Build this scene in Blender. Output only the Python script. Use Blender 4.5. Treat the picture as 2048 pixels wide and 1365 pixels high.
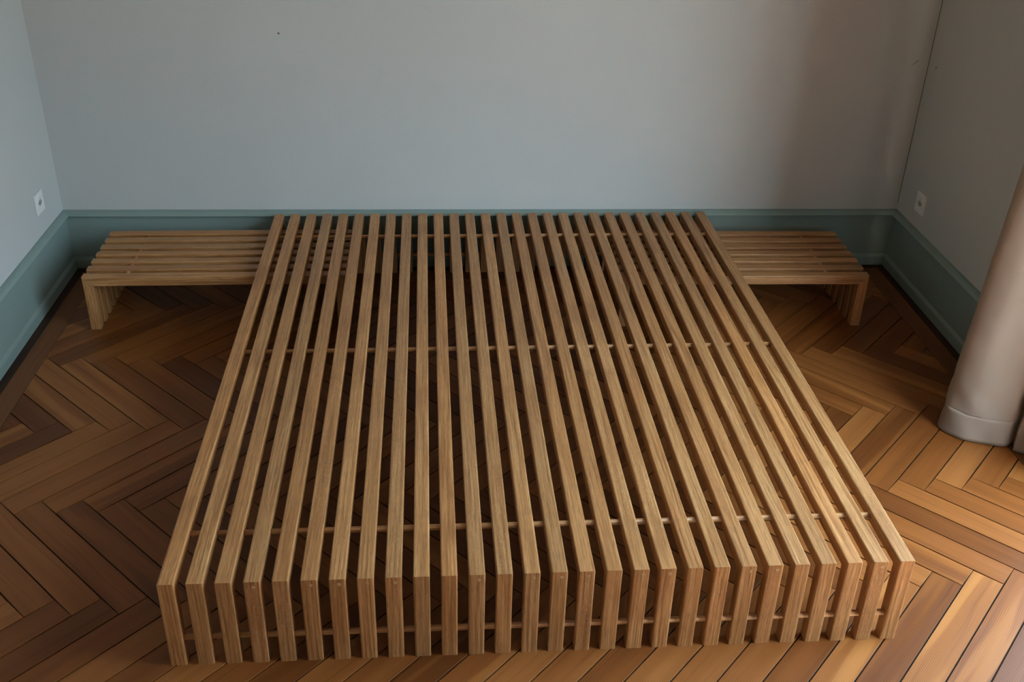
import bpy, bmesh, math, random
from mathutils import Vector, Matrix

# ------------------------------------------------------------------ clean
for o in list(bpy.data.objects):
    bpy.data.objects.remove(o, do_unlink=True)
S = bpy.context.scene
C = S.collection
random.seed(7)

# ------------------------------------------------------------------ camera
cd = bpy.data.cameras.new('camera')
cam = bpy.data.objects.new('camera', cd)
C.objects.link(cam)
cd.sensor_fit = 'HORIZONTAL'
cd.sensor_width = 36.0
cd.lens = 36.544
cd.clip_start = 0.05
cam.location = (0.6179, -1.7003, 1.7829)
cam.rotation_mode = 'XYZ'
cam.rotation_euler = (1.05474, -0.024723, -0.063031)
S.camera = cam

# ------------------------------------------------------------------ sky (daylight through the window), exposure
SKY = (0.60, 0.825, 1.0)
SKY_STRENGTH = 25.0
GROUND = (0.16, 0.17, 0.13)
EXPOSURE = 0.0
wd = bpy.data.worlds.new('daylight')
S.world = wd
wd.use_nodes = True
nt = wd.node_tree
nt.nodes.clear()
wo = nt.nodes.new('ShaderNodeOutputWorld')
bg = nt.nodes.new('ShaderNodeBackground')
tc = nt.nodes.new('ShaderNodeTexCoord')
sp = nt.nodes.new('ShaderNodeSeparateXYZ')
rp = nt.nodes.new('ShaderNodeValToRGB')
nt.links.new(tc.outputs['Generated'], sp.inputs[0])
nt.links.new(sp.outputs['Z'], rp.inputs[0])
rp.color_ramp.elements[0].position = 0.0
rp.color_ramp.elements[0].color = (*GROUND, 1)
rp.color_ramp.elements[1].position = 0.03
rp.color_ramp.elements[1].color = (*[c * 0.42 for c in SKY], 1)      # overcast sky: brightens evenly towards the zenith
_e = rp.color_ramp.elements.new(1.0)
_e.color = (*SKY, 1)
nt.links.new(rp.outputs[0], bg.inputs['Color'])
bg.inputs['Strength'].default_value = SKY_STRENGTH
nt.links.new(bg.outputs[0], wo.inputs[0])

# low sun through the balcony door; its patch lies on the floor just beyond the lower right of the picture
SUN_STRENGTH = 170.0
sl = bpy.data.lights.new('sun', 'SUN')
sl.energy = SUN_STRENGTH
sl.color = (1.0, 0.92, 0.80)
sl.angle = math.radians(1.0)
slo = bpy.data.objects.new('sun', sl)
C.objects.link(slo)
_el, _az = math.radians(40), math.radians(61)          # elevation; turn of the beam from -x towards -y
slo.rotation_euler = Vector((-math.cos(_el) * math.cos(_az), -math.cos(_el) * math.sin(_az), -math.sin(_el))).to_track_quat('-Z', 'Y').to_euler()
slo.location = (5.0, 3.0, 4.0)

S.view_settings.view_transform = 'Standard'
S.view_settings.look = 'None'
S.view_settings.gamma = 1.0
S.view_settings.use_curve_mapping = False
S.view_settings.exposure = EXPOSURE
S.cycles.use_denoising = True
S.cycles.max_bounces = 6
S.cycles.diffuse_bounces = 4
S.cycles.glossy_bounces = 2
S.cycles.transmission_bounces = 4
S.cycles.transparent_max_bounces = 6
S.cycles.use_adaptive_sampling = True
S.cycles.adaptive_threshold = 0.12

# ------------------------------------------------------------------ room measures (metres)
XL, XR, YB, YF, ZC = -0.806, 2.429, 2.055, -3.2, 2.75
WY0, WY1, WZ0, WZ1 = -0.85, 0.60, 0.05, 2.45      # opening of the glazed balcony door in the right wall
NICHE = 0.05                                       # depth of that wall

# daylight portal in the window opening (guides sampling of the sky, emits nothing itself)
pl = bpy.data.lights.new('window_portal', 'AREA')
pl.shape = 'RECTANGLE'
pl.size = WY1 - WY0
pl.size_y = WZ1 - WZ0
pl.cycles.is_portal = True
plo = bpy.data.objects.new('window_portal', pl)
C.objects.link(plo)
plo.location = (XR + NICHE + 0.01, (WY0 + WY1) / 2, (WZ0 + WZ1) / 2)
plo.rotation_euler = (math.pi / 2, 0, math.pi / 2)   # faces -x

# unseen window added in the front wall behind the camera as fill light
VX0, VX1, VZ0, VZ1 = 1.15, 2.05, 1.45, 2.15
pl2 = bpy.data.lights.new('added_window_portal', 'AREA')
pl2.shape = 'RECTANGLE'
pl2.size = VX1 - VX0
pl2.size_y = VZ1 - VZ0
pl2.cycles.is_portal = True
plo2 = bpy.data.objects.new('added_window_portal', pl2)
C.objects.link(plo2)
plo2.location = ((VX0 + VX1) / 2, YF - 0.21, (VZ0 + VZ1) / 2)
plo2.rotation_euler = (math.pi / 2, 0, 0)              # faces +y

# the bed's own frame stands half a degree askew in the room
ASKEW = 0.0104
def bed_to_room(x, y):
    c, s = math.cos(ASKEW), math.sin(ASKEW)
    return (0.82 + c * (x - .82) - s * (y - 1), 1 + s * (x - .82) + c * (y - 1))

# ================================================================== materials
class NB:
    def __init__(self, name):
        self.m = bpy.data.materials.new(name)
        self.m.use_nodes = True
        self.t = self.m.node_tree
        self.t.nodes.clear()
        self.out = self.n('ShaderNodeOutputMaterial')
        self.b = self.n('ShaderNodeBsdfPrincipled')
        self.l(self.b.outputs[0], self.out.inputs['Surface'])
    def n(self, t, **k):
        x = self.t.nodes.new(t)
        for a, v in k.items():
            setattr(x, a, v)
        return x
    def l(self, a, b):
        self.t.links.new(a, b)
    def val(self, sock, v):
        if hasattr(v, 'links') or hasattr(v, 'is_output'):
            self.l(v, sock)
        else:
            sock.default_value = v
    def math(self, op, a, b=0.0, clamp=False):
        x = self.n('ShaderNodeMath', operation=op, use_clamp=clamp)
        self.val(x.inputs[0], a); self.val(x.inputs[1], b)
        return x.outputs[0]
    def vec(self, x, y, z):
        c = self.n('ShaderNodeCombineXYZ')
        self.val(c.inputs[0], x); self.val(c.inputs[1], y); self.val(c.inputs[2], z)
        return c.outputs[0]
    def noise(self, v, scale=1.0, detail=2.0, rough=0.5):
        x = self.n('ShaderNodeTexNoise')
        self.l(v, x.inputs['Vector'])
        x.inputs['Scale'].default_value = scale
        x.inputs['Detail'].default_value = detail
        x.inputs['Roughness'].default_value = rough
        return x.outputs['Fac']
    def ramp(self, f, stops):
        x = self.n('ShaderNodeValToRGB')
        self.l(f, x.inputs[0])
        e = x.color_ramp.elements
        while len(e) < len(stops):
            e.new(0.5)
        for i, (p, c) in enumerate(stops):
            e[i].position = p
            e[i].color = (*c, 1) if len(c) == 3 else c
        return x.outputs[0]
    def maprange(self, f, a, b, c=0.0, d=1.0):
        x = self.n('ShaderNodeMapRange')
        self.val(x.inputs[0], f)
        for i, v in enumerate((a, b, c, d)):
            self.val(x.inputs[i + 1], v)
        return x.outputs[0]
    def mix(self, f, a, b, mode='MIX'):
        x = self.n('ShaderNodeMix', data_type='RGBA', blend_type=mode)
        self.val(x.inputs[0], f)
        for i, v in ((6, a), (7, b)):
            if hasattr(v, 'is_output'):
                self.l(v, x.inputs[i])
            else:
                x.inputs[i].default_value = (*v, 1)
        return x.outputs[2]
    def bump(self, h, strength, dist):
        x = self.n('ShaderNodeBump')
        x.inputs['Strength'].default_value = strength
        x.inputs['Distance'].default_value = dist
        self.l(h, x.inputs['Height'])
        self.l(x.outputs[0], self.b.inputs['Normal'])
    def set(self, color=None, rough=None, spec=None, coat=None, coat_rough=None):
        if color is not None:
            if hasattr(color, 'is_output'):
                self.l(color, self.b.inputs['Base Color'])
            else:
                self.b.inputs['Base Color'].default_value = (*color, 1)
        if rough is not None:
            self.val(self.b.inputs['Roughness'], rough)
        if spec is not None:
            self.b.inputs['Specular IOR Level'].default_value = spec
        if coat is not None:
            self.b.inputs['Coat Weight'].default_value = coat
        if coat_rough is not None:
            self.b.inputs['Coat Roughness'].default_value = coat_rough

def uv_nodes(nb):
    u = nb.n('ShaderNodeUVMap'); u.uv_map = 'grain'
    s = nb.n('ShaderNodeSeparateXYZ')
    nb.l(u.outputs[0], s.inputs[0])
    return s.outputs[0], s.outputs[1]

def oak_material(name='oak', tone=1.0):
    nb = NB(name)
    u, v = uv_nodes(nb)
    oi = nb.n('ShaderNodeObjectInfo')
    r = oi.outputs['Random']
    r2 = nb.math('FRACT', nb.math('MULTIPLY', r, 37.17))
    r3 = nb.math('FRACT', nb.math('MULTIPLY', r, 91.73))
    z = nb.math('MULTIPLY', r, 57.0)
    # streaks along the grain
    wob = nb.noise(nb.vec(nb.math('MULTIPLY', u, 2.3), nb.math('MULTIPLY', v, 9.0), z), 1.0, 0)
    vv = nb.math('ADD', v, nb.math('MULTIPLY', wob, 0.018))
    streak = nb.noise(nb.vec(nb.math('MULTIPLY', u, 4.0), nb.math('MULTIPLY', vv, 210.0), z), 1.0, 2, 0.6)
    fine = nb.noise(nb.vec(nb.math('MULTIPLY', u, 28.0), nb.math('MULTIPLY', v, 1150.0), z), 1.0, 1, 0.6)
    patch = nb.noise(nb.vec(nb.math('MULTIPLY', u, 5.0), nb.math('MULTIPLY', v, 14.0), z), 1.0, 1, 0.55)
    base = nb.ramp(streak, [(0.31, (0.26, 0.105, 0.029)), (0.5, (0.40, 0.180, 0.057)), (0.69, (0.50, 0.262, 0.099))])
    dark = nb.mix(1.0, base, (0.70, 0.62, 0.54), 'MULTIPLY')
    warm = nb.mix(1.0, base, (1.00, 0.92, 0.83), 'MULTIPLY')
    col = nb.mix(nb.maprange(r2, 0.35, 1.0), base, warm)
    col = nb.mix(nb.math('MULTIPLY', nb.maprange(patch, 0.50, 0.72), nb.maprange(r3, 0.1, 0.9, 0.15, 0.85)), col, dark)
    pore = nb.maprange(fine, 0.54, 0.68)
    col = nb.mix(nb.math('MULTIPLY', pore, 0.7), col, (0.12, 0.052, 0.018))
    # silvery ray flecks on some boards
    fl = nb.noise(nb.vec(nb.math('ADD', nb.math('MULTIPLY', u, 95.0), nb.math('MULTIPLY', v, 170.0)), nb.math('MULTIPLY', v, 900.0), z), 1.0, 1)
    flm = nb.math('MULTIPLY', nb.maprange(fl, 0.64, 0.70), nb.maprange(nb.math('FRACT', nb.math('MULTIPLY', r, 13.37)), 0.62, 0.70))
    flz = nb.maprange(nb.noise(nb.vec(nb.math('MULTIPLY', u, 2.2), 0.0, z), 1.0, 1), 0.45, 0.6)
    col = nb.mix(nb.math('MULTIPLY', nb.math('MULTIPLY', flm, flz), 0.55), col, (0.62, 0.44, 0.26))
    if tone != 1.0:
        col = nb.mix(1.0, col, (tone,) * 3, 'MULTIPLY')
    hv = nb.n('ShaderNodeHueSaturation')
    hv.inputs['Saturation'].default_value = 1.0
    nb.l(nb.maprange(r3, 0.0, 1.0, 0.88, 1.10), hv.inputs['Value'])
    nb.l(col, hv.inputs['Color'])
    nb.set(hv.outputs[0], nb.maprange(streak, 0.3, 0.7, 0.44, 0.54), 0.7)
    return nb.m

def endgrain_material():
    nb = NB('oak_end_grain')
    t = nb.n('ShaderNodeTexCoord')
    n = nb.noise(t.outputs['Object'], 900.0, 2)
    nb.set(nb.ramp(n, [(0.3, (0.36, 0.20, 0.085)), (0.7, (0.50, 0.31, 0.15))]), 0.5, 0.4)
    return nb.m

def floor_material(name, light, mid, dark, dull=0.0):
    nb = NB(name)
    u, v = uv_nodes(nb)
    at = nb.n('ShaderNodeAttribute'); at.attribute_name = 'rnd'
    r = at.outputs['Fac']
    r2 = nb.math('FRACT', nb.math('MULTIPLY', r, 31.7))
    r3 = nb.math('FRACT', nb.math('MULTIPLY', r, 83.9))
    z = nb.math('MULTIPLY', r, 71.0)
    wob = nb.noise(nb.vec(nb.math('MULTIPLY', u, 3.2), nb.math('MULTIPLY', v, 11.0), z), 1.0, 1)
    vv = nb.math('ADD', v, nb.math('MULTIPLY', wob, nb.maprange(r3, 0.0, 1.0, 0.004, 0.034)))
    freq = nb.maprange(r2, 0, 1, 150.0, 310.0)
    wv = nb.math('SINE', nb.math('MULTIPLY', nb.math('MULTIPLY', vv, freq), 6.28318))
    wv = nb.math('ADD', nb.math('MULTIPLY', wv, 0.5), 0.5)
    wv = nb.math('POWER', wv, 2.8)
    streak = nb.noise(nb.vec(nb.math('MULTIPLY', u, 2.2), nb.math('MULTIPLY', vv, 95.0), z), 1.0, 2, 0.6)
    broad = nb.noise(nb.vec(nb.math('MULTIPLY', u, 1.5), nb.math('MULTIPLY', vv, 26.0), z), 1.0, 1, 0.5)
    tone = nb.math('ADD', nb.math('MULTIPLY', r, 0.55), nb.math('MULTIPLY', broad, 0.45))
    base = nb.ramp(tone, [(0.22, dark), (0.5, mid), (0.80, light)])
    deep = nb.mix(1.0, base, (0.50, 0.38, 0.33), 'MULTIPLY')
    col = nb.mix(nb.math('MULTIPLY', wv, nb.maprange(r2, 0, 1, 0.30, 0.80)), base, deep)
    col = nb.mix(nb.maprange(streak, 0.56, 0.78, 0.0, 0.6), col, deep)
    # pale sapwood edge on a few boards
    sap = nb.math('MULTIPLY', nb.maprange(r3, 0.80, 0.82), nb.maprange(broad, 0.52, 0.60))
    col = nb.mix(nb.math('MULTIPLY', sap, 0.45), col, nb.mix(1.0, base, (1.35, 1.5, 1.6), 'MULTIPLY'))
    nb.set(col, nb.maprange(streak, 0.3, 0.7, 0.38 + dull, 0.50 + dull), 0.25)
    return nb.m

def paint_material(name, color, rough, bump, scale, mottling=0.04):
    nb = NB(name)
    t = nb.n('ShaderNodeTexCoord')
    p = t.outputs['Object']
    n1 = nb.noise(p, scale, 1, 0.6)
    n2 = nb.noise(p, 1.6, 2, 0.55)
    c2 = tuple(x * (1 - mottling) for x in color)
    c3 = tuple(min(1, x * (1 + mottling * 0.6)) for x in color)
    nb.set(nb.ramp(n2, [(0.3, c2), (0.7, c3)]), rough, 0.3)
    nb.bump(n1, bump, 0.0012)
    return nb.m

M = {}
M['oak'] = oak_material()
M['end'] = endgrain_material()
M['pine'] = floor_material('pine_parquet', (0.285, 0.104, 0.025), (0.195, 0.062, 0.0125), (0.115, 0.033, 0.006))
M['border'] = floor_material('pine_border', (0.22, 0.09, 0.032), (0.17, 0.065, 0.022), (0.12, 0.043, 0.014), 0.06)
M['gap_shade'] = floor_material('gap_shade_strip', (0.050, 0.022, 0.010), (0.038, 0.016, 0.007), (0.025, 0.011, 0.005), 0.1)  # near-black tone paints in the gap shadow at the baseboard foot
M['sub'] = paint_material('joint_dirt', (0.022, 0.012, 0.007), 0.9, 0.1, 200)
M['wall'] = paint_material('wall_paint', (0.495, 0.502, 0.482), 0.85, 0.35, 260, 0.03)
M['ceil'] = paint_material('ceiling_paint', (0.50, 0.50, 0.48), 0.9, 0.1, 200, 0.02)
M['dado'] = paint_material('dark_wall_paint', (0.33, 0.34, 0.32), 0.8, 0.2, 200, 0.03)
M['sage'] = paint_material('sage_paint', (0.215, 0.275, 0.25), 0.5, 0.12, 120, 0.06)
M['frame'] = paint_material('window_paint', (0.62, 0.62, 0.58), 0.45, 0.05, 100, 0.02)
M['plastic'] = paint_material('white_plastic', (0.72, 0.71, 0.68), 0.35, 0.02, 100, 0.01)
M['recess'] = paint_material('socket_recess_shade', (0.40, 0.40, 0.38), 0.5, 0.02, 100, 0.01)  # white plastic greyed to paint in the shade of the recess
M['hole'] = paint_material('socket_dark', (0.03, 0.03, 0.03), 0.6, 0.02, 100, 0.01)
M['scuff'] = paint_material('scuff', (0.10, 0.11, 0.10), 0.9, 0.05, 300, 0.1)
M['nailhole'] = paint_material('nail_hole_brown', (0.16, 0.10, 0.07), 0.9, 0.05, 300, 0.1)
M['metal'] = NB('brushed_steel').m
_b = M['metal'].node_tree.nodes['Principled BSDF']
_b.inputs['Metallic'].default_value = 1.0
_b.inputs['Roughness'].default_value = 0.35
_b.inputs['Base Color'].default_value = (0.55, 0.55, 0.55, 1)

def curtain_material():
    nb = NB('cream_cotton')
    u, v = uv_nodes(nb)
    wa = nb.math('SINE', nb.math('MULTIPLY', u, 5200.0))
    wb = nb.math('SINE', nb.math('MULTIPLY', v, 5200.0))
    n = nb.noise(nb.vec(nb.math('MULTIPLY', u, 14.0), nb.math('MULTIPLY', v, 6.0), 0.0), 1.0, 3)
    col = nb.ramp(n, [(0.3, (0.53, 0.425, 0.335)), (0.7, (0.58, 0.475, 0.38))])
    nb.set(col, 0.75, 0.2)
    nb.b.inputs['Sheen Weight'].default_value = 0.15
    nb.bump(nb.math('ADD', nb.math('MULTIPLY', nb.math('ADD', wa, wb), 0.1), n), 0.12, 0.002)
    tr = nb.n('ShaderNodeBsdfTranslucent')
    nb.l(col, tr.inputs['Color'])
    mx = nb.n('ShaderNodeMixShader')
    mx.inputs[0].default_value = 0.55
    nb.l(nb.b.outputs[0], mx.inputs[1]); nb.l(tr.outputs[0], mx.inputs[2])
    nb.l(mx.outputs[0], nb.out.inputs['Surface'])
    return nb.m
M['curtain'] = curtain_material()

def glass_material():
    nb = NB('window_glass')
    tr = nb.n('ShaderNodeBsdfTransparent')
    gl = nb.n('ShaderNodeBsdfGlossy'); gl.inputs['Roughness'].default_value = 0.02
    mx = nb.n('ShaderNodeMixShader')
    mx.inputs[0].default_value = 0.05
    nb.l(tr.outputs[0], mx.inputs[1]); nb.l(gl.outputs[0], mx.inputs[2])
    nb.l(mx.outputs[0], nb.out.inputs['Surface'])
    return nb.m
M['glass'] = glass_material()

# ================================================================== helpers
def link(name, me, mat=None, parent=None):
    o = bpy.data.objects.new(name, me)
    C.objects.link(o)
    if mat is not None and me is not None and not me.materials:
        me.materials.append(mat)
    if parent is not None:
        o.parent = parent
    return o

def tag(o, label=None, cat=None, group=None, kind=None):
    if label: o['label'] = label
    if cat: o['category'] = cat
    if group: o['group'] = group
    if kind: o['kind'] = kind
    return o

def mesh(name, verts, faces, uvs=None, smooth=False):
    me = bpy.data.meshes.new(name)
    me.from_pydata(verts, [], faces)
    if uvs is not None:
        l = me.uv_layers.new(name='grain')
        k = 0
        for f in uvs:
            for c in f:
                l.data[k].uv = c
                k += 1
    if smooth:
        for p in me.polygons:
            p.use_smooth = True
    me.update()
    return me

def boxes(name, bs, bevel=0.0):
    """one mesh of one or several boxes (x0,x1,y0,y1,z0,z1)"""
    bm = bmesh.new()
    for (x0, x1, y0, y1, z0, z1) in bs:
        g = bmesh.ops.create_cube(bm, size=1.0)
        for v in g['verts']:
            v.co = Vector(((x0 + x1) / 2 + v.co.x * (x1 - x0), (y0 + y1) / 2 + v.co.y * (y1 - y0), (z0 + z1) / 2 + v.co.z * (z1 - z0)))
    if bevel:
        bmesh.ops.bevel(bm, geom=list(bm.edges), offset=bevel, segments=2, affect='EDGES', profile=0.6)
    me = bpy.data.meshes.new(name)
    bm.to_mesh(me); bm.free()
    return me

def rounded_section(w, t, r, seg=3):
    """closed outline of a rounded rectangle 0..w x 0..t, counter-clockwise"""
    pts = []
    for cx, cy, a0 in ((w - r, t - r, 0), (r, t - r, 90), (r, r, 180), (w - r, r, 270)):
        for i in range(seg + 1):
            a = math.radians(a0 + 90 * i / seg)
            pts.append((cx + r * math.cos(a), cy + r * math.sin(a)))
    return pts

def bar(name, sec, f0, f1, length_axis):
    """sweeps section sec; f0/f1 map a section point to its start / end 3-D point"""
    n = len(sec)
    per = [0.0]
    for i in range(n):
        a, b = sec[i], sec[(i + 1) % n]
        per.append(per[-1] + math.hypot(b[0] - a[0], b[1] - a[1]))
    V = [f0(p) for p in sec] + [f1(p) for p in sec]
    F, U = [], []
    for i in range(n):
        j = (i + 1) % n
        F.append((i, j, n + j, n + i))
        U.append(((V[i][length_axis], per[i]), (V[j][length_axis], per[i + 1]), (V[n + j][length_axis], per[i + 1]), (V[n + i][length_axis], per[i])))
    F.append(tuple(range(n - 1, -1, -1)))
    U.append(tuple((sec[i][0] * .2, sec[i][1]) for i in range(n - 1, -1, -1)))
    F.append(tuple(range(n, 2 * n)))
    U.append(tuple((sec[i][0] * .2, sec[i][1]) for i in range(n)))
    me = mesh(name, V, F, U)
    bm = bmesh.new(); bm.from_mesh(me)
    bmesh.ops.recalc_face_normals(bm, faces=list(bm.faces))
    bm.to_mesh(me); bm.free()
    return me

def cylinder_mesh(name, a, b, r, seg=16, bev=0.0):
    a, b = Vector(a), Vector(b)
    d = (b - a).normalized()
    up = Vector((0, 0, 1)) if abs(d.z) < 0.9 else Vector((1, 0, 0))
    s = d.cross(up).normalized(); t = s.cross(d).normalized()
    rings = [(a, r), (b, r)] if not bev else [(a, r - bev), (a + d * bev, r), (b - d * bev, r), (b, r - bev)]
    V, F, U = [], [], []
    L = (b - a).length
    for c, rr in rings:
        for i in range(seg):
            ang = 2 * math.pi * i / seg
            V.append(tuple(c + s * math.cos(ang) * rr + t * math.sin(ang) * rr))
    for k in range(len(rings) - 1):
        for i in range(seg):
            j = (i + 1) % seg
            F.append((k * seg + i, k * seg + j, (k + 1) * seg + j, (k + 1) * seg + i))
            u0 = (rings[k][0] - a).length; u1 = (rings[k + 1][0] - a).length
            c0 = 2 * math.pi * r * i / seg; c1 = 2 * math.pi * r * (i + 1) / seg
            U.append(((u0, c0), (u0, c1), (u1, c1), (u1, c0)))
    F.append(tuple(range(seg - 1, -1, -1))); U.append(tuple((0, i * .001) for i in range(seg)))
    o = (len(rings) - 1) * seg
    F.append(tuple(range(o, o + seg))); U.append(tuple((0, i * .001) for i in range(seg)))
    me = mesh(name, V, F, U)
    bm = bmesh.new(); bm.from_mesh(me)
    bmesh.ops.recalc_face_normals(bm, faces=list(bm.faces))
    for f in bm.faces:
        f.smooth = len(f.verts) == 4
    bm.to_mesh(me); bm.free()
    return me

# ================================================================== the room
# ---- floor: dark bed of the joints, planks of the herringbone and border boards as parts
floor = tag(link('floor', boxes('floor', [(XL, XR, YF, YB, -0.05, -0.006)]), M['sub']), kind='structure')

def clip(poly, axis, lim, keep_less):
    out = []
    n = len(poly)
    for i in range(n):
        a, b = poly[i], poly[(i + 1) % n]
        ia = (a[axis] <= lim) if keep_less else (a[axis] >= lim)
        ib = (b[axis] <= lim) if keep_less else (b[axis] >= lim)
        if ia: out.append(a)
        if ia != ib:
            t = (lim - a[axis]) / (b[axis] - a[axis])
            out.append((a[0] + t * (b[0] - a[0]), a[1] + t * (b[1] - a[1])))
    return out

def area(poly):
    return 0.5 * sum(poly[i][0] * poly[(i + 1) % len(poly)][1] - poly[(i + 1) % len(poly)][0] * poly[i][1] for i in range(len(poly)))

def inset(poly, d):
    """offset a convex counter-clockwise polygon inwards"""
    n = len(poly)
    lines = []
    for i in range(n):
        a, b = Vector(poly[i]), Vector(poly[(i + 1) % n])
        e = (b - a)
        if e.length < 1e-9: continue
        e.normalize()
        nrm = Vector((-e.y, e.x))
        lines.append((a + nrm * d, e))
    out = []
    for i in range(len(lines)):
        (p, e), (q, g) = lines[i - 1], lines[i]
        den = e.x * g.y - e.y * g.x
        if abs(den) < 1e-6:
            out.append((q.x, q.y)); continue
        t = ((q.x - p.x) * g.y - (q.y - p.y) * g.x) / den
        out.append((p.x + e.x * t, p.y + e.y * t))
    return out

def plank_geometry(poly, direction, z, gap=0.0007, ch=0.0004, rnd=None):
    if area(poly) < 0: poly = poly[::-1]
    # drop tiny edges
    pp = []
    for p in poly:
        if not pp or math.hypot(p[0] - pp[-1][0], p[1] - pp[-1][1]) > 0.002: pp.append(p)
    if len(pp) > 2 and math.hypot(pp[0][0] - pp[-1][0], pp[0][1] - pp[-1][1]) <= 0.002: pp.pop()
    if len(pp) < 3 or area(pp) < 0.0004: return None
    a = inset(pp, gap); b = inset(pp, gap + ch)
    if len(a) != len(b) or area(b) <= 0: return None
    n = len(a)
    tx, ty = random.uniform(-.0015, .0015), random.uniform(-.0015, .0015)
    cx = sum(p[0] for p in a) / n; cy = sum(p[1] for p in a) / n
    zz = lambda p: z + (p[0] - cx) * tx + (p[1] - cy) * ty
    V = [(p[0], p[1], zz(p)) for p in b] + [(p[0], p[1], zz(p) - ch * .7) for p in a] + [(p[0], p[1], -0.0055) for p in a]
    F = [tuple(range(n))]
    for i in range(n):
        j = (i + 1) % n
        F.append((n + i, n + j, j, i)); F.append((2 * n + i, 2 * n + j, n + j, n + i))
    d = Vector(direction).normalized(); p_ = Vector((-d.y, d.x))
    ou, ov = random.uniform(0, 30), random.uniform(0, 30)
    U = [tuple((V[k][0] * d.x + V[k][1] * d.y + ou, V[k][0] * p_.x + V[k][1] * p_.y + ov) for k in f) for f in F]
    return V, F, U, (random.random() if rnd is None else rnd)

def geo_object(name, geos, mat, parent):
    V, F, U, R = [], [], [], []
    for (v, f, u, r) in geos:
        o = len(V)
        V += v; F += [tuple(k + o for k in x) for x in f]; U += u; R += [r] * len(f)
    me = mesh(name, V, F, U)
    at = me.attributes.new('rnd', 'FLOAT', 'FACE')
    at.data.foreach_set('value', R)
    return link(name, me, mat, parent)

# border strips
SH = 0.028                      # dark strip standing in for the shadowed gap at the baseboard
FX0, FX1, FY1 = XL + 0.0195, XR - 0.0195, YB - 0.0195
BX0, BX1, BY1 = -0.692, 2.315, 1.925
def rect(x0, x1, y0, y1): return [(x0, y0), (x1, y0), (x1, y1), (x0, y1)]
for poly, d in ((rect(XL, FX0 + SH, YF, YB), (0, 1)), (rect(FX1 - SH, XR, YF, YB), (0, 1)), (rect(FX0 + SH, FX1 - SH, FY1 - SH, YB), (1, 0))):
    geo_object('edge_strip', [plank_geometry(poly, d, -0.0005)], M['gap_shade'], floor)
for x0, x1 in ((FX0 + SH, BX0), (BX1, FX1 - SH)):
    ys = [YF, -1.8, -0.35, FY1 - SH] if x0 < 0 else [YF, -1.3, 0.42, FY1 - SH]
    for y0, y1 in zip(ys[:-1], ys[1:]):
        geo_object('border_board', [plank_geometry(rect(x0, x1, y0, y1), (0, 1), 0.0)], M['border'], floor)
for x0, x1 in ((BX0, 0.55), (0.55, BX1)):
    geo_object('border_board', [plank_geometry(rect(x0, x1, BY1, FY1 - SH), (1, 0), 0.0)], M['border'], floor)

# herringbone
PX, PY, DX, DY, STEP = 0.054, 0.053, 0.365, 0.382, 0.108
rows = {0: -0.627}
for r_ in range(0, 13):
    rows[r_ + 1] = rows[r_] + DX if r_ % 2 == 0 else rows[r_] + STEP - DX
for r_ in range(0, -4, -1):
    rows[r_ - 1] = rows[r_] - (STEP - DX) if (r_ - 1) % 2 else rows[r_] - DX
items = []
for r_, xl in sorted(rows.items()):
    yl = 1.3125 - 0.382 * r_
    for k in range(-60, 60):
        x = xl + STEP * k
        if r_ % 2 == 0:
            A = (x, yl); B = (x + PX, yl + PY)
            poly = [A, B, (B[0] + DX, B[1] - DY), (A[0] + DX, A[1] - DY)]; d = (DX, -DY)
        else:
            A = (x + PX, yl + PY); B = (x + STEP, yl)
            poly = [A, B, (B[0] - DX, B[1] - DY), (A[0] - DX, A[1] - DY)]; d = (DX, DY)
        poly = [bed_to_room(*p) for p in poly]
        for ax, lim, less in ((0, BX1, True), (0, BX0, False), (1, BY1, True), (1, YF, False)):
            if poly: poly = clip(poly, ax, lim, less)
        if len(poly) < 3: continue
        g = plank_geometry(poly, d, random.uniform(-0.0004, 0.0002))
        if g is None: continue
        cy = sum(p[1] for p in poly) / len(poly)
        items.append((cy, g))
items.sort(key=lambda t: -t[0])
near = [g for cy, g in items if cy > -0.75][:300]
rest = [g for cy, g in items if cy > -0.75][300:] + [g for cy, g in items if cy <= -0.75]
for g in near:
    geo_object('plank', [g], M['pine'], floor)
if rest:
    tag(geo_object('plank_field', rest, M['pine'], floor), kind='stuff')

# ---- walls, ceiling
wall_back = tag(link('wall_back', boxes('wall_back', [(XL - .2, XR + .2, YB, YB + .2, -.05, ZC)]), M['wall']), kind='structure')
wall_left = tag(link('wall_left', boxes('wall_left', [(XL - .2, XL, YF, YB, -.05, ZC)]), M['wall']), kind='structure')
wall_front = tag(link('wall_front', boxes('wall_front', [
    (XL - .2, VX0, YF - .2, YF, -.05, ZC), (VX1, XR + NICHE, YF - .2, YF, -.05, ZC),
    (VX0, VX1, YF - .2, YF, -.05, VZ0), (VX0, VX1, YF - .2, YF, VZ1, ZC)]), M['dado']), kind='structure')
wall_right = tag(link('wall_right', boxes('wall_right', [
    (XR, XR + NICHE, WY1, YB, -.05, ZC), (XR, XR + NICHE, YF, WY0, -.05, ZC),
    (XR, XR + NICHE, WY0, WY1, -.05, WZ0), (XR, XR + NICHE, WY0, WY1, WZ1, ZC)]), M['wall']), kind='structure')
tag(link('ceiling', boxes('ceiling', [(XL - .2, XR + NICHE, YF - .2, YB + .2, ZC, ZC + .15)]), M['ceil']), kind='structure')

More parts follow.
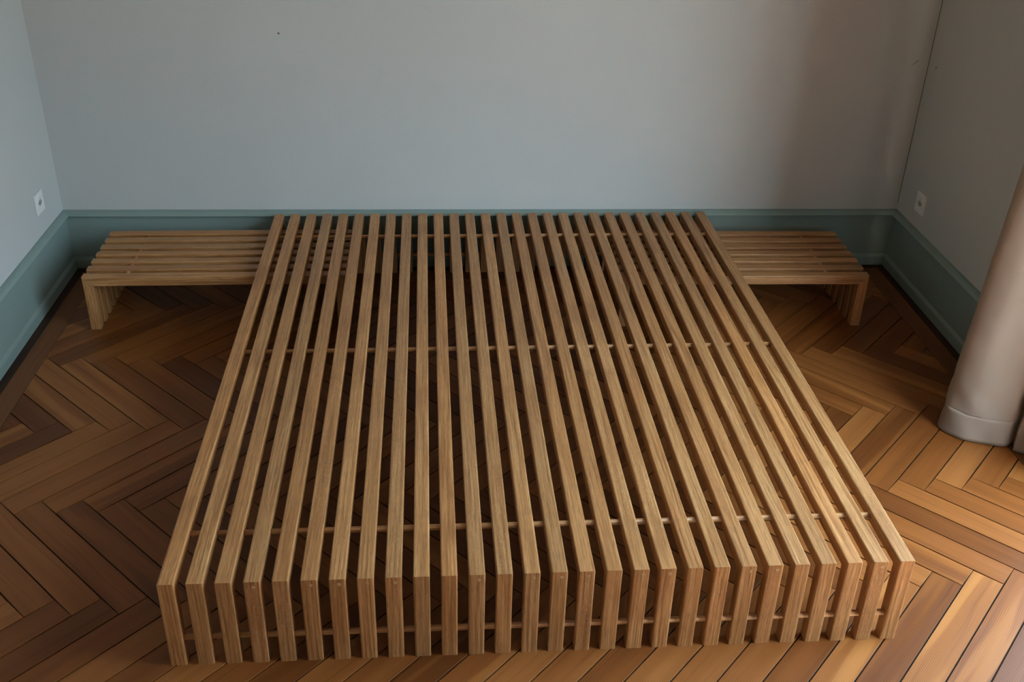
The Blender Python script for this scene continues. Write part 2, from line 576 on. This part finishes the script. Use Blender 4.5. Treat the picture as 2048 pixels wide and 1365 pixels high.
# hairline crack along the right corner, a nail hole and two scuffs
crack = [(XR - 0.0022, XR + 0.001, YB - 0.0006, YB + 0.001, 0.262, 1.6)]
link('corner_crack', boxes('corner_crack', crack), M['scuff'], wall_back)
link('nail_hole', cylinder_mesh('nail_hole', (0.054, YB - 0.0012, 0.901), (0.054, YB + 0.004, 0.901), 0.0038, 10, 0.001), M['nailhole'], wall_back)
def scuff(parent, pts, n_axis, half):
    V, F = [], []
    for i, (p, h) in enumerate(pts):
        p = Vector(p)
        V += [tuple(p + Vector((0, 0, h))), tuple(p - Vector((0, 0, h)))]
        if i: F.append((2 * i - 2, 2 * i - 1, 2 * i + 1, 2 * i))
    me = mesh('scuff_mark', V, F, [[(0, 0)] * 4 for _ in F])
    o = link('scuff_mark', me, M['scuff'], parent)
    s = o.modifiers.new('thick', 'SOLIDIFY'); s.thickness = 0.0006
    return o
scuff(wall_back, [((2.366, YB - .0008, .806), .0004), ((2.374, YB - .0008, .814), .001), ((2.382, YB - .0008, .823), .0018), ((2.388, YB - .0008, .825), .0006)], 1, .002)
scuff(wall_right, [((XR - .0008, 1.998, .808), .0006), ((XR - .0008, 1.990, .816), .002), ((XR - .0008, 1.983, .821), .0007)], 0, .002)

# ---- baseboards: flat panel, cap moulding above, foot moulding below (height 0.236)
CAP = [(0.0, 0.2365), (0.0060, 0.2362), (0.0070, 0.2350), (0.0070, 0.2318), (0.0090, 0.2312), (0.0160, 0.2262), (0.0215, 0.2205), (0.0230, 0.2185), (0.0225, 0.2165), (0.0180, 0.2150), (0.0, 0.2150)]
PAN = [(0.0, 0.2300), (0.0080, 0.2300), (0.0080, 0.0), (0.0, 0.0)]
FOOT = [(0.0, 0.0450), (0.0082, 0.0450), (0.0100, 0.0445), (0.0150, 0.0395), (0.0185, 0.0365), (0.0195, 0.0340), (0.0195, 0.0), (0.0, 0.0)]
def skirt(name, prof, path, mat, parent):
    """sweep a profile (offset from the wall, height) between two floor points; path gives, per end, a function of the offset"""
    n = len(prof)
    V = [path[0](o_) + (h,) for o_, h in prof] + [path[1](o_) + (h,) for o_, h in prof]
    F = [(i, (i + 1) % n, n + (i + 1) % n, n + i) for i in range(n)] + [tuple(range(n - 1, -1, -1)), tuple(range(n, 2 * n))]
    me = mesh(name, V, F)
    bm = bmesh.new(); bm.from_mesh(me)
    bmesh.ops.recalc_face_normals(bm, faces=list(bm.faces))
    bm.to_mesh(me); bm.free()
    return link(name, me, mat, parent)
paths = {
    'baseboard_back': (lambda o_: (XL + o_, YB - o_), lambda o_: (XR - o_, YB - o_)),
    'baseboard_left': (lambda o_: (XL + o_, YF), lambda o_: (XL + o_, YB - o_)),
    'baseboard_right': (lambda o_: (XR - o_, WY1 + 0.03), lambda o_: (XR - o_, YB - o_)),
}
for nm, pa in paths.items():
    b = tag(skirt(nm, PAN, pa, M['sage'], None), kind='structure')
    skirt('cap_moulding', CAP, pa, M['sage'], b)
    skirt('foot_moulding', FOOT, pa, M['sage'], b)

# ---- glazed balcony door in the right wall (beyond the curtain, outside the picture)
wx = XR + 0.012
fr = tag(link('door_1', boxes('door_1', [
    (wx, wx + .035, WY0, WY0 + .05, WZ0, WZ1), (wx, wx + .035, WY1 - .05, WY1, WZ0, WZ1),
    (wx, wx + .035, WY0 + .05, WY1 - .05, WZ0, WZ0 + .10), (wx, wx + .035, WY0 + .05, WY1 - .05, WZ1 - .05, WZ1),
    (wx, wx + .035, (WY0 + WY1) / 2 - .045, (WY0 + WY1) / 2 + .045, WZ0 + .10, WZ1 - .05)]), M['frame']), kind='structure')
link('threshold', boxes('threshold', [(XR - .01, wx, WY0, WY1, WZ0 - .001, WZ0 + .012)], 0.003), M['frame'], fr)
ym = (WY0 + WY1) / 2
for y0, y1 in ((WY0 + .05, ym - .045), (ym + .045, WY1 - .05)):
    link('pane', boxes('pane', [(wx + .015, wx + .019, y0, y1, WZ0 + .10, WZ1 - .05)]), M['glass'], fr)
vy = YF - .12  # added front window, out of view, brightens back wall and leg fronts
w2 = tag(link('added_window_1', boxes('added_window_1', [
    (VX0, VX0 + .05, vy, vy + .05, VZ0, VZ1), (VX1 - .05, VX1, vy, vy + .05, VZ0, VZ1),
    (VX0 + .05, VX1 - .05, vy, vy + .05, VZ0, VZ0 + .06), (VX0 + .05, VX1 - .05, vy, vy + .05, VZ1 - .05, VZ1),
    ((VX0 + VX1) / 2 - .04, (VX0 + VX1) / 2 + .04, vy, vy + .05, VZ0 + .06, VZ1 - .05)]), M['frame']), kind='structure')
xm = (VX0 + VX1) / 2
for x0, x1 in ((VX0 + .05, xm - .04), (xm + .04, VX1 - .05)):
    link('pane', boxes('pane', [(x0, x1, vy + .023, vy + .027, VZ0 + .06, VZ1 - .05)]), M['glass'], w2)
link('window_sill', boxes('window_sill', [(VX0 - .03, VX1 + .03, vy + .05, YF + .04, VZ0 - .001, VZ0 + .025)], 0.003), M['frame'], w2)
link('handle', cylinder_mesh('handle', (wx - .04, ym - .015, 1.02), (wx - .04, ym + .10, 1.02), 0.008, 12, 0.002), M['metal'], fr)
link('handle_stem', cylinder_mesh('handle_stem', (wx - .044, ym - .008, 1.02), (wx + .002, ym - .008, 1.02), 0.007, 12), M['metal'], fr)

# ================================================================== slatted bed frame and its two benches
SLW, PIT = 0.0356, 0.06
def frame_unit(prefix, L, H, t, w=SLW):
    """meshes of one bent slat: top bar and two legs, mitred at the corners; length runs along y"""
    r = 0.0032
    sec = rounded_section(w, t, r)
    top = bar(prefix + '_slat', sec, lambda p: (p[0], t - p[1], H - t + p[1]), lambda p: (p[0], L - (t - p[1]), H - t + p[1]), 1)
    # legs: section x / depth from the outer face
    def leg(front):
        yy = (lambda p: t - p[1]) if front else (lambda p: L - (t - p[1]))
        zt = lambda p: H - (t - p[1])
        return bar(prefix + '_leg', sec, lambda p: (p[0], yy(p), 0.0), lambda p: (p[0], yy(p), zt(p)), 2)
    return top, leg(True), leg(False)

def build_frame(name, n, L, H, t, root, top_dowels, leg_dowel, peg_on=()):
    top, lf, lb = frame_unit(name, L, H, t)
    peg = cylinder_mesh(name + '_peg', (0, -0.0006, 0), (0, 0.004, 0), 0.0042, 12, 0.0004)
    for i in range(n):
        link('slat', top, M['oak'], root).location = (i * PIT, 0, 0)
        a = link('leg', lf, M['oak'], root); a.location = (i * PIT, 0, 0)
        link('leg', lb, M['oak'], root).location = (i * PIT, 0, 0)
        if i in peg_on:
            link('peg', peg, M['end'], a).location = (SLW * 0.60, 0, H - t * 0.5)
    xe = (n - 1) * PIT + SLW
    for y in top_dowels:
        zd = H - (t * .54 if name == 'bed' else t * .34)
        link('dowel', cylinder_mesh(name + '_dowel', (0.006, y, zd), (xe - 0.006, y, zd), 0.0072), M['oak'], root)
    for y in (t * .5, L - t * .5):
        link('leg_dowel', cylinder_mesh(name + '_leg_dowel', (0.006, y, leg_dowel), (xe - 0.006, y, leg_dowel), 0.0072), M['oak'], root)

bed = bpy.data.objects.new('slatted_bed_frame', None); C.objects.link(bed)
bed.location = (*bed_to_room(0, 0), 0.0); bed.rotation_euler = (0, 0, ASKEW)
tag(bed, 'wide low oak bed frame of parallel slats bent down to the floor', 'bed frame')
build_frame('bed', 28, 2.015, 0.2367, 0.030, bed, (0.182, 1.003, 1.836), 0.071, (3, 5, 6, 7, 8, 11, 13, 14, 15, 17, 18, 21, 22, 26))

def bench(corner, ang, L, label, mirror):
    """slats run along x; local frame rotated so that the unit's y axis becomes room x"""
    root = bpy.data.objects.new('slatted_bench', None); C.objects.link(root)
    root.location = (corner[0], corner[1], 0.0)
    root.rotation_euler = (0, 0, ang - math.pi / 2)      # local y -> +x, local x -> -y
    tag(root, label, 'bench', 'slatted benches pushed under the bed')
    build_frame('bench', 7, L, 0.2000, 0.034, root, (0.14, L - 0.14), 0.060)
    return root
BL = 0.885
# corner = the unit's local origin: outer end, rear edge (local x then runs to the front)
dep = 6 * PIT + SLW
bench((-0.603, 1.543 + dep + 0.0), 0.012, BL, 'low oak slatted bench beside the bluish left wall, half under the bed', False)
bench((2.134 - BL, 1.527 + dep + 0.006), -0.010, BL, 'low oak slatted bench in the darker right corner, half under the bed', True)

# ================================================================== wall sockets
def socket(loc, facing, label):
    root = bpy.data.objects.new('wall_socket', None); C.objects.link(root)
    root.location = loc; root.rotation_euler = (0, 0, facing)
    tag(root, label, 'socket', 'wall sockets above the baseboard')
    h = 0.0375
    # local: plate in the x-z plane, outside towards -y
    plate = boxes('plate', [(-h, h, -0.007, 0.0, -h, h)], 0.0022)
    link('plate', plate, M['plastic'], root)
    # raised ring round the recessed face
    seg = 36
    prof = [(0.0255, -0.0068), (0.0250, -0.0098), (0.0228, -0.0098), (0.0215, -0.0073)]
    V, F = [], []
    for i in range(seg):
        a = 2 * math.pi * i / seg
        for r, y in prof: V.append((r * math.cos(a), y, r * math.sin(a)))
    k = len(prof)
    for i in range(seg):
        j = (i + 1) % seg
        for q in range(k - 1): F.append((i * k + q, j * k + q, j * k + q + 1, i * k + q + 1))
    link('ring', mesh('ring', V, F, smooth=True), M['plastic'], root)
    # hexagonal recess of the three-pin socket with its holes
    hexv = [(-0.0185, 0.0), (-0.0105, 0.0105), (0.0105, 0.0105), (0.0185, 0.0), (0.0105, -0.0105), (-0.0105, -0.0105)]
    V = [(x, -0.0076, z) for x, z in hexv] + [(x * .88, -0.0072, z * .88) for x, z in hexv]
    F = [(i, (i + 1) % 6, 6 + (i + 1) % 6, 6 + i) for i in range(6)] + [tuple(range(6, 12))]
    link('recess', mesh('recess', V, F), M['recess'], root)
    for x, z in ((-0.0095, 0.0), (0.0095, 0.0), (0.0, -0.004)):
        link('pin_hole', cylinder_mesh('pin_hole', (x, -0.0079, z), (x, -0.004, z), 0.0024, 10), M['hole'], root)
    return root
socket((XR, 1.862, 0.336), -math.pi / 2, 'white square wall socket on the shaded right wall by the curtain')
socket((XL, 1.842, 0.352), math.pi / 2, 'white square wall socket on the bluish left wall')

# ================================================================== curtain
plan = [(2.405, 0.935), (2.340, 0.962), (2.270, 0.962), (2.195, 0.935), (2.142, 0.870), (2.176, 0.806), (2.240, 0.774), (2.292, 0.758), (2.318, 0.768),
        (2.335, 0.775), (2.322, 0.748), (2.316, 0.735), (2.345, 0.714), (2.385, 0.690), (2.400, 0.660), (2.365, 0.630), (2.335, 0.590), (2.365, 0.555), (2.400, 0.530)]
def catmull(P, n):
    out = []
    for i in range(len(P) - 1):
        p0, p1, p2, p3 = P[max(i - 1, 0)], P[i], P[i + 1], P[min(i + 2, len(P) - 1)]
        for k in range(n):
            t = k / n
            out.append(tuple(0.5 * (2 * p1[a] + (p2[a] - p0[a]) * t + (2 * p0[a] - 5 * p1[a] + 4 * p2[a] - p3[a]) * t * t + (3 * p1[a] - p0[a] - 3 * p2[a] + p3[a]) * t ** 3) for a in (0, 1)))
    out.append(P[-1])
    return out
path = catmull(plan, 8)
plen = [0.0]
for a, b in zip(path[:-1], path[1:]): plen.append(plen[-1] + math.hypot(b[0] - a[0], b[1] - a[1]))
def curtain_point(i, z, off=0.0):
    x, y = path[i]
    a, b = path[max(i - 1, 0)], path[min(i + 1, len(path) - 1)]
    tx, ty = b[0] - a[0], b[1] - a[1]
    l = math.hypot(tx, ty) or 1
    nx, ny = ty / l, -tx / l          # outwards (towards the room side of the first fold)
    s = 1 - 0.17 * min(z, 2.4)
    x = 2.38 + (x - 2.38) * s
    y = 0.72 + (y - 0.72) * (1 - 0.10 * z)
    # soft crumples, strongest just above the hem
    u = plen[i]
    amp = 0.0028 * math.exp(-((z - 0.12) / 0.07) ** 2) + 0.0012
    wv = math.sin(u * 43 + z * 21) * math.sin(z * 37 + u * 9) * amp
    flare = 0.0
    return (x + nx * (wv + flare + off), y + ny * (wv + flare + off), z)
def sheet(name, zs, off):
    n = len(path)
    V = [curtain_point(i, z, off * (1.2 - (z / zs[-1]) ** 4) if off else 0.0) for z in zs for i in range(n)]
    F, U = [], []
    for k in range(len(zs) - 1):
        for i in range(n - 1):
            F.append((k * n + i, k * n + i + 1, (k + 1) * n + i + 1, (k + 1) * n + i))
            U.append(((plen[i], zs[k]), (plen[i + 1], zs[k]), (plen[i + 1], zs[k + 1]), (plen[i], zs[k + 1])))
    return mesh(name, V, F, U, True)
zs = [0.085 + (2.36 - 0.085) * (k / 60) ** 1.3 for k in range(61)]
cur = link('curtain', sheet('curtain', zs, 0.0), M['curtain'])
tag(cur, 'heavy cream cloth curtain hanging to the floor at the right edge', 'curtain')
so = cur.modifiers.new('cloth', 'SOLIDIFY'); so.thickness = 0.002
hem = link('hem', sheet('hem', [0.004 + 0.087 * k / 8 for k in range(9)], 0.0004), M['curtain'], cur)
so = hem.modifiers.new('cloth', 'SOLIDIFY'); so.thickness = 0.0012
rod = link('curtain_rod', cylinder_mesh('curtain_rod', (2.36, WY0 - .35, 2.372), (2.36, 1.05, 2.372), 0.012), M['metal'])
tag(rod, 'straight steel curtain rod above the window', 'curtain rod')
for y in (WY0 - .3, 1.0):
    link('bracket', boxes('bracket', [(2.352, XR, y - .008, y + .008, 2.366, 2.378)]), M['metal'], rod)
